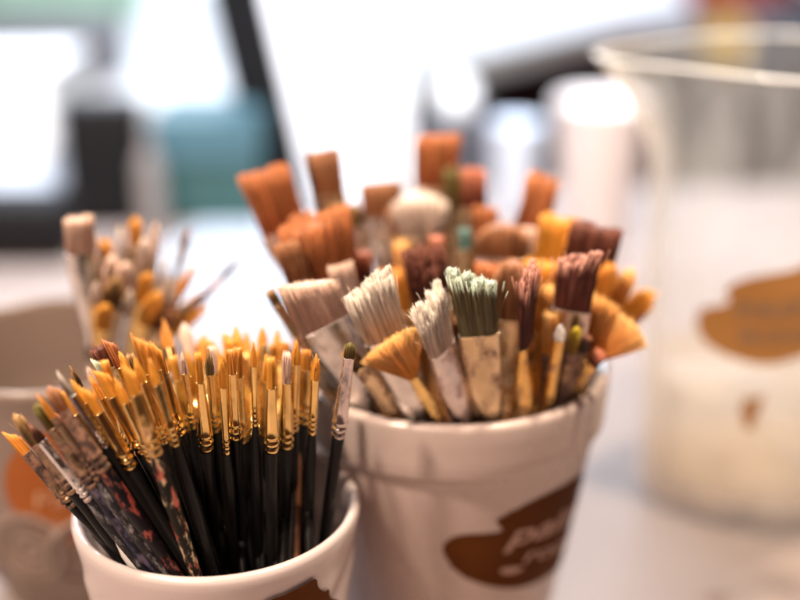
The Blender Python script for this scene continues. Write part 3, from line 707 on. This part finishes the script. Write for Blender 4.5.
JR = lambda z: 5.35 + z * .7 / JH
def jdisp(th, r, z):
    f = np.clip((z - JH + 4.5) / 4.5, 0, 1) ** 1.6
    da = (th - math.radians(178) + math.pi) % TAU - math.pi
    return (f * 2.4 * np.exp(-(da / .42) ** 2)) if r > 3 else np.zeros_like(th)
jprof = [(0, 0), (4.9, 0), (5.2, .15), (5.35, .6), (6.05, JH - .3), (6.1, JH), (5.98, JH + .03), (5.88, JH - .3), (5.15, 1.2), (4.7, .9), (0, .9)]
lathe('body', dense(jprof, .7), JUGG, jug, 96, jdisp)
RIMG = plain('rim_highlight_white', (.90, .92, .93), .08); RIMG.node_tree.nodes['Principled BSDF'].inputs['Specular IOR Level'].default_value = .8  # near-white colour paints the highlight along the jug's glass rim
lathe('rim', [(5.92, JH - .02), (6.12, JH - .03), (6.16, JH + .04), (6.11, JH + .11), (5.93, JH + .11), (5.89, JH + .04), (5.92, JH - .02)], RIMG, jug, 96, jdisp, False)
WATER, N, L, P = nt('murky_water')
P.inputs['Base Color'].default_value = (.86, .78, .68, 1); P.inputs['Roughness'].default_value = .1
tr = N.new('ShaderNodeBsdfTransparent'); tr.inputs[0].default_value = (.97, .93, .86, 1); ms = N.new('ShaderNodeMixShader'); ms.inputs[0].default_value = .14
L.new(tr.outputs[0], ms.inputs[1]); L.new(P.outputs[0], ms.inputs[2]); L.new(ms.outputs[0], N['Material Output'].inputs['Surface'])
lathe('paint_water', [(0, 1.0), (4.6, 1.0), (5.0, 1.3), (5.17, 5.4), (5.1, 5.5), (0, 5.46)], WATER, jug, 96)
hp = []
for q in np.linspace(0, 1, 16):
    a = math.pi * (q - .5); hp.append((5.7 + 3.6 * math.cos(a), 0, 10.5 + 5.2 * math.sin(a)))
V, Fc = [], []
hp = np.array(hp)
for i, p in enumerate(hp):
    d = hp[min(i + 1, 15)] - hp[max(i - 1, 0)]; d /= np.linalg.norm(d); nrm = np.array([d[2], 0, -d[0]])
    for a in np.linspace(0, TAU, 12, endpoint=False): V.append(p + nrm * .5 * math.cos(a) + np.array([0, .8, 0]) * math.sin(a))
mesh_obj('handle', V, ring_faces(16, 12, True, True), JUGG, jug)
OCHRE = plain('ochre_print', (.36, .17, .05), .5, (.28, .125, .035), 15)
GREYL = plain('grey_lettering', (.16, .13, .11), .5)
sj = decal('painted_splash', JC, JR, [(697, 322), (704, 308), (728, 302), (727, 288), (750, 277), (790, 270), (830, 258), (850, 290), (845, 330), (810, 352), (770, 364), (735, 358), (706, 342)], OCHRE, jug, .05, .02)
lettering('lettering', 'PAINT', JC, JR, (734, 318), (840, 310), 1.0, GREYL, sj, .10, .1)
lettering('lettering', 'ROOM', JC, JR, (738, 342), (840, 336), .8, GREYL, sj, .10, .1)
decal('paint_drip', JC, JR, [(742, 402), (754, 398), (764, 396), (758, 412), (752, 428), (744, 424)], OCHRE, jug, .05)

# ------------------------------------------------------------------ out-of-focus things behind
def boxpx(name, label, cat, x0, x1, ybase, ytop, th, mat, Y=None, bev=.4, rz=0, taper=1.0, lid=None):
    b = at_z((x0 + x1) / 2, ybase, 0); d = depth(b)
    w = (x1 - x0) * d / F; top = at_y((x0 + x1) / 2, ytop, b[1]); h = top[2]
    r = tag(empty(name, (b[0], b[1] + th / 2, 0)), label, cat)
    box('body', (w, th, h), mat, r, (0, 0, h / 2 + .02), bev, 3, 0, taper)
    if lid: box('lid', (w * 1.05, th * 1.05, h * lid[1]), lid[0], r, (0, 0, h + h * lid[1] / 2 + .05), bev * .6, 3)
    r.rotation_euler = (0, 0, rz)
    return r
PAPER = plain('white_paper', (.86, .86, .87), .55)
TEALP = plain('teal_plastic', (.025, .06, .057), .35, (.035, .078, .074), 6)
SKYP = plain('sky_blue_lid', (.05, .10, .12), .3, (.06, .12, .145), 6)
boxpx('storage_tub', 'teal plastic tub with sky blue lid behind the fine brushes', 'tub', 160, 262, 226, 165, 8, TEALP, lid=(SKYP, .75))
BLACKP = plain('black_plastic', (.004, .0035, .004), .6, (.007, .006, .006), 8)
boxpx('tool_bag', 'black tool bag behind the blush mug', 'bag', -60, 72, 268, 198, 4, BLACKP, bev=1.5)
boxpx('white_carton', 'white carton right of the leaning canvas, behind the large pot', 'carton', 354, 410, 192, 92, 7, PAPER, bev=.3)
boxpx('black_crate', 'tall black crate between the white trays and the teal tub', 'crate', 68, 146, 230, 102, 3, BLACKP, bev=.6)
BRN = plain('grey_brown_glaze', (.22, .19, .18), .4)
def round_thing(name, label, cat, x, ybase, ytop, wpx, mat, prof=None, extra=None):
    b = at_z(x, ybase, 0); d = depth(b); r = wpx * d / F / 2; h = at_y(x, ytop, b[1])[2]
    e = tag(empty(name, (b[0], b[1] + r, 0)), label, cat)
    prof = prof or [(0, 0.02), (.74, .02), (.78, .04), (1, .97), (1.03, .985), (1.0, 1), (.95, .985), (.74, .06), (0, .05)]
    lathe('body', [(p[0] * r, p[1] * h) for p in prof], mat, e, 64)
    return e, r, h
BOTTLE = [(0, .0), (.95, .0), (1, .03), (1, .6), (.9, .68), (.4, .76), (.36, .8), (.36, .98), (.3, 1), (0, 1)]
e, r, h = round_thing('paint_bottle', 'grey-brown paint bottle between the black crate and the teal tub', 'bottle', 152, 240, 124, 26, BRN, BOTTLE)
PINKW = plain('pinkish_white_paper', (.86, .80, .80), .5)
BLUEW = plain('pale_blue_paper', (.66, .74, .86), .5)
round_thing('paper_cup', 'big pinkish-white cup standing between the large pot and the jug', 'cup', 601, 252, 108, 92, PINKW)
round_thing('paper_cup', 'pale blue-white cup behind the tips of the large pot', 'cup', 516, 226, 128, 50, BLUEW)
boxpx('dark_carton', 'dark carton at the table edge with a white round jar on it', 'carton', 420, 496, 188, 128, 9, plain('dark_card', (.05, .047, .055), .7))
cb = at_z(458, 188, 0); ch = at_y(458, 128, cb[1])[2] + .1
jo = tag(empty('paint_jar', (cb[0], cb[1] + 4.5, ch)), 'white round jar standing on the dark carton', 'jar')
lathe('body', [(p * 1.6, q * 3.2) for p, q in [(0, 0), (.7, 0), (.85, .1), (1, .35), (1, .6), (.85, .85), (.7, .9), (.72, 1), (0, 1)]], PAPER, jo, 64)
# leaning canvas on a table easel
cv = tag(empty('canvas_board', at_z(352, 214, 0)), 'white canvas board with black edges leaning back on the table behind the brushes', 'canvas')
CANV = plain('primed_canvas', (.84, .84, .87), .7, (.78, .78, .83), 8)
box('canvas', (.5, 7.4, 19), CANV, cv, (.27, 0, 9.7), .1)
box('backing_frame', (6.4, 7.7, 19.4), BLACKP, cv, (-3.18, 0, 9.7), .1)
box('easel_strut', (1.0, 1.6, 15), BLACKP, cv, (-8.6, 0, 6.2), .1).rotation_euler = (0, math.radians(30), 0)
cv.rotation_euler = (0, math.radians(-17), math.radians(-42))
# trays at the far left
b = at_z(30, 205, 0)
for i, (nm, y0, y1, m) in enumerate((('lower', 205, 142, BLUEW), ('upper', 128, 60, PAPER))):
    p = at_y(20, y0, 96); q = at_y(20, y1, 96); w = 150 * depth(p) / F
    if i == 0: z0 = 0
    r = tag(empty('paper_tray', (p[0] - 3, 100, z0 + .05)), ('pale blue storage box, lower of two behind the tool bag at the left' if i == 0 else 'white storage box on the pale blue one at the far left'), 'box')
    hh = q[2] - z0 - .3
    box('body', (w, 12, hh * .85), m, r, (0, 0, hh * .425), .3)
    box('lid', (w * 1.03, 12.4, hh * .13), PAPER, r, (0, 0, hh * .85 + hh * .065 + .02), .2)
    z0 += hh
# paper on the table behind the fine brushes
pp = at_z(232, 285, 0)
sh = box('paper_sheet', (14, 22, .12), plain('grey_blue_paper', (.40, .43, .48), .6, (.34, .37, .42)), None, (pp[0] + .5, pp[1] + 3, .08), .03, 1, math.radians(-14)); tag(sh, 'pale sheet of paper lying on the table behind the fine brushes', 'paper')
round_thing('paint_jar', 'small white jar in front of the black crate', 'jar', 89, 222, 178, 34, PAPER, [(0, 0), (.7, 0), (.85, .1), (1, .35), (1, .6), (.85, .85), (.7, .9), (.72, 1), (0, 1)])
# on the far table
MINT = plain('mint_card', (.42, .70, .56), .6)
FTZ = 0.2
def far(name, label, cat, x, y, size, mat, rz=0, bev=.8):
    p = at_z(x, y, FTZ); r = tag(empty(name, (p[0], p[1], FTZ)), label, cat); r.rotation_euler = (0, 0, rz)
    box('body', size, mat, r, (0, 0, size[2] / 2 + .05), bev, 3); return r
RED = plain('red_plastic', (.75, .10, .08), .4); YEL = plain('yellow_plastic', (.80, .50, .06), .4); GREYB = plain('grey_fabric', (.33, .34, .38), .8); SLATE = plain('slate_plastic', (.12, .13, .16), .5)
round_r = lambda *a: None
p = at_z(735, 22, FTZ); rc = tag(empty('plastic_bowl', (p[0], p[1], FTZ)), 'red bowl on the far white table above the jug', 'bowl')
lathe('body', [(0, 0), (5, 0), (6, .6), (9.5, 6), (10, 9), (9.6, 9), (9, 6), (5.6, 1), (0, .9)], RED, rc, 48)
far('grey_case', 'mid grey case on the far table behind the white storage box', 'case', 58, 76, (17, 9, 7.4), plain('grey_case_shell', (.17, .17, .19), .6))
far('mint_folder', 'mint green folder standing on the far table in the top corner', 'folder', 50, 16, (34, 3, 9), MINT)
far('yellow_box', 'yellow box seen through the jug mouth on the far table', 'box', 745, 66, (8, 8, 6), YEL, .4)
far('slate_box', 'dark slate box behind the jug rim at the right edge', 'box', 790, 72, (12, 10, 7), SLATE, .2)
far('slate_case', 'low dark case on the far table left of the yellow box', 'case', 690, 48, (12, 7, 3), GREYB, .3)

# ------------------------------------------------------------------ light
w = bpy.data.worlds.new('World'); scene.world = w; w.use_nodes = True
bg = w.node_tree.nodes['Background']; bg.inputs[0].default_value = (1.0, .42, .34, 1); bg.inputs[1].default_value = .06
def area(name, loc, target, size, power, col, sy=None):
    l = bpy.data.lights.new(name, 'AREA'); l.energy = power; l.color = col; l.shape = 'RECTANGLE'; l.size = size * S; l.size_y = (sy or size) * S
    o = bpy.data.objects.new(name, l); C.objects.link(o); o.location = Vector(loc) * S
    o.rotation_euler = (Vector(target) - Vector(loc)).to_track_quat('-Z', 'Y').to_euler(); return o
def bulb(name, loc, power, r, col):
    l = bpy.data.lights.new(name, 'POINT'); l.energy = power; l.color = col; l.shadow_soft_size = r * S
    o = bpy.data.objects.new(name, l); C.objects.link(o); o.location = Vector(loc) * S; return o
area('window_light', (-30, 330, 190), (0, 170, 0), 260, 200, (.76, .87, 1), 160)
area('background_fill', (-14, 58, 74), (-14, 102, 4), 84, 6.4, (.72, .85, 1), 20).data.spread = math.radians(75)  # added cool fill for the background things, spread narrowed to miss the pots
area('front_fill', (-24, -34, 56), (-1, 33, 10), 36, 2.4, (1, .72, .60), 26)  # added warm fill that lifts the fronts of brushes and pots
bulb('ceiling_bulb', (-38, 2, 84), 52, 3, (1, .81, .63))
bulb('ceiling_bulb', (22, 31, 84), 34, 3, (1, .82, .62))

scene.view_settings.view_transform = 'Standard'; scene.view_settings.look = 'None'; scene.view_settings.exposure = 0; scene.view_settings.gamma = 1
scene.render.engine = 'CYCLES'
cy = scene.cycles; cy.use_denoising = True; cy.max_bounces = 8; cy.transparent_max_bounces = 12; cy.caustics_reflective = False; cy.caustics_refractive = False
cy.sample_clamp_indirect = 6
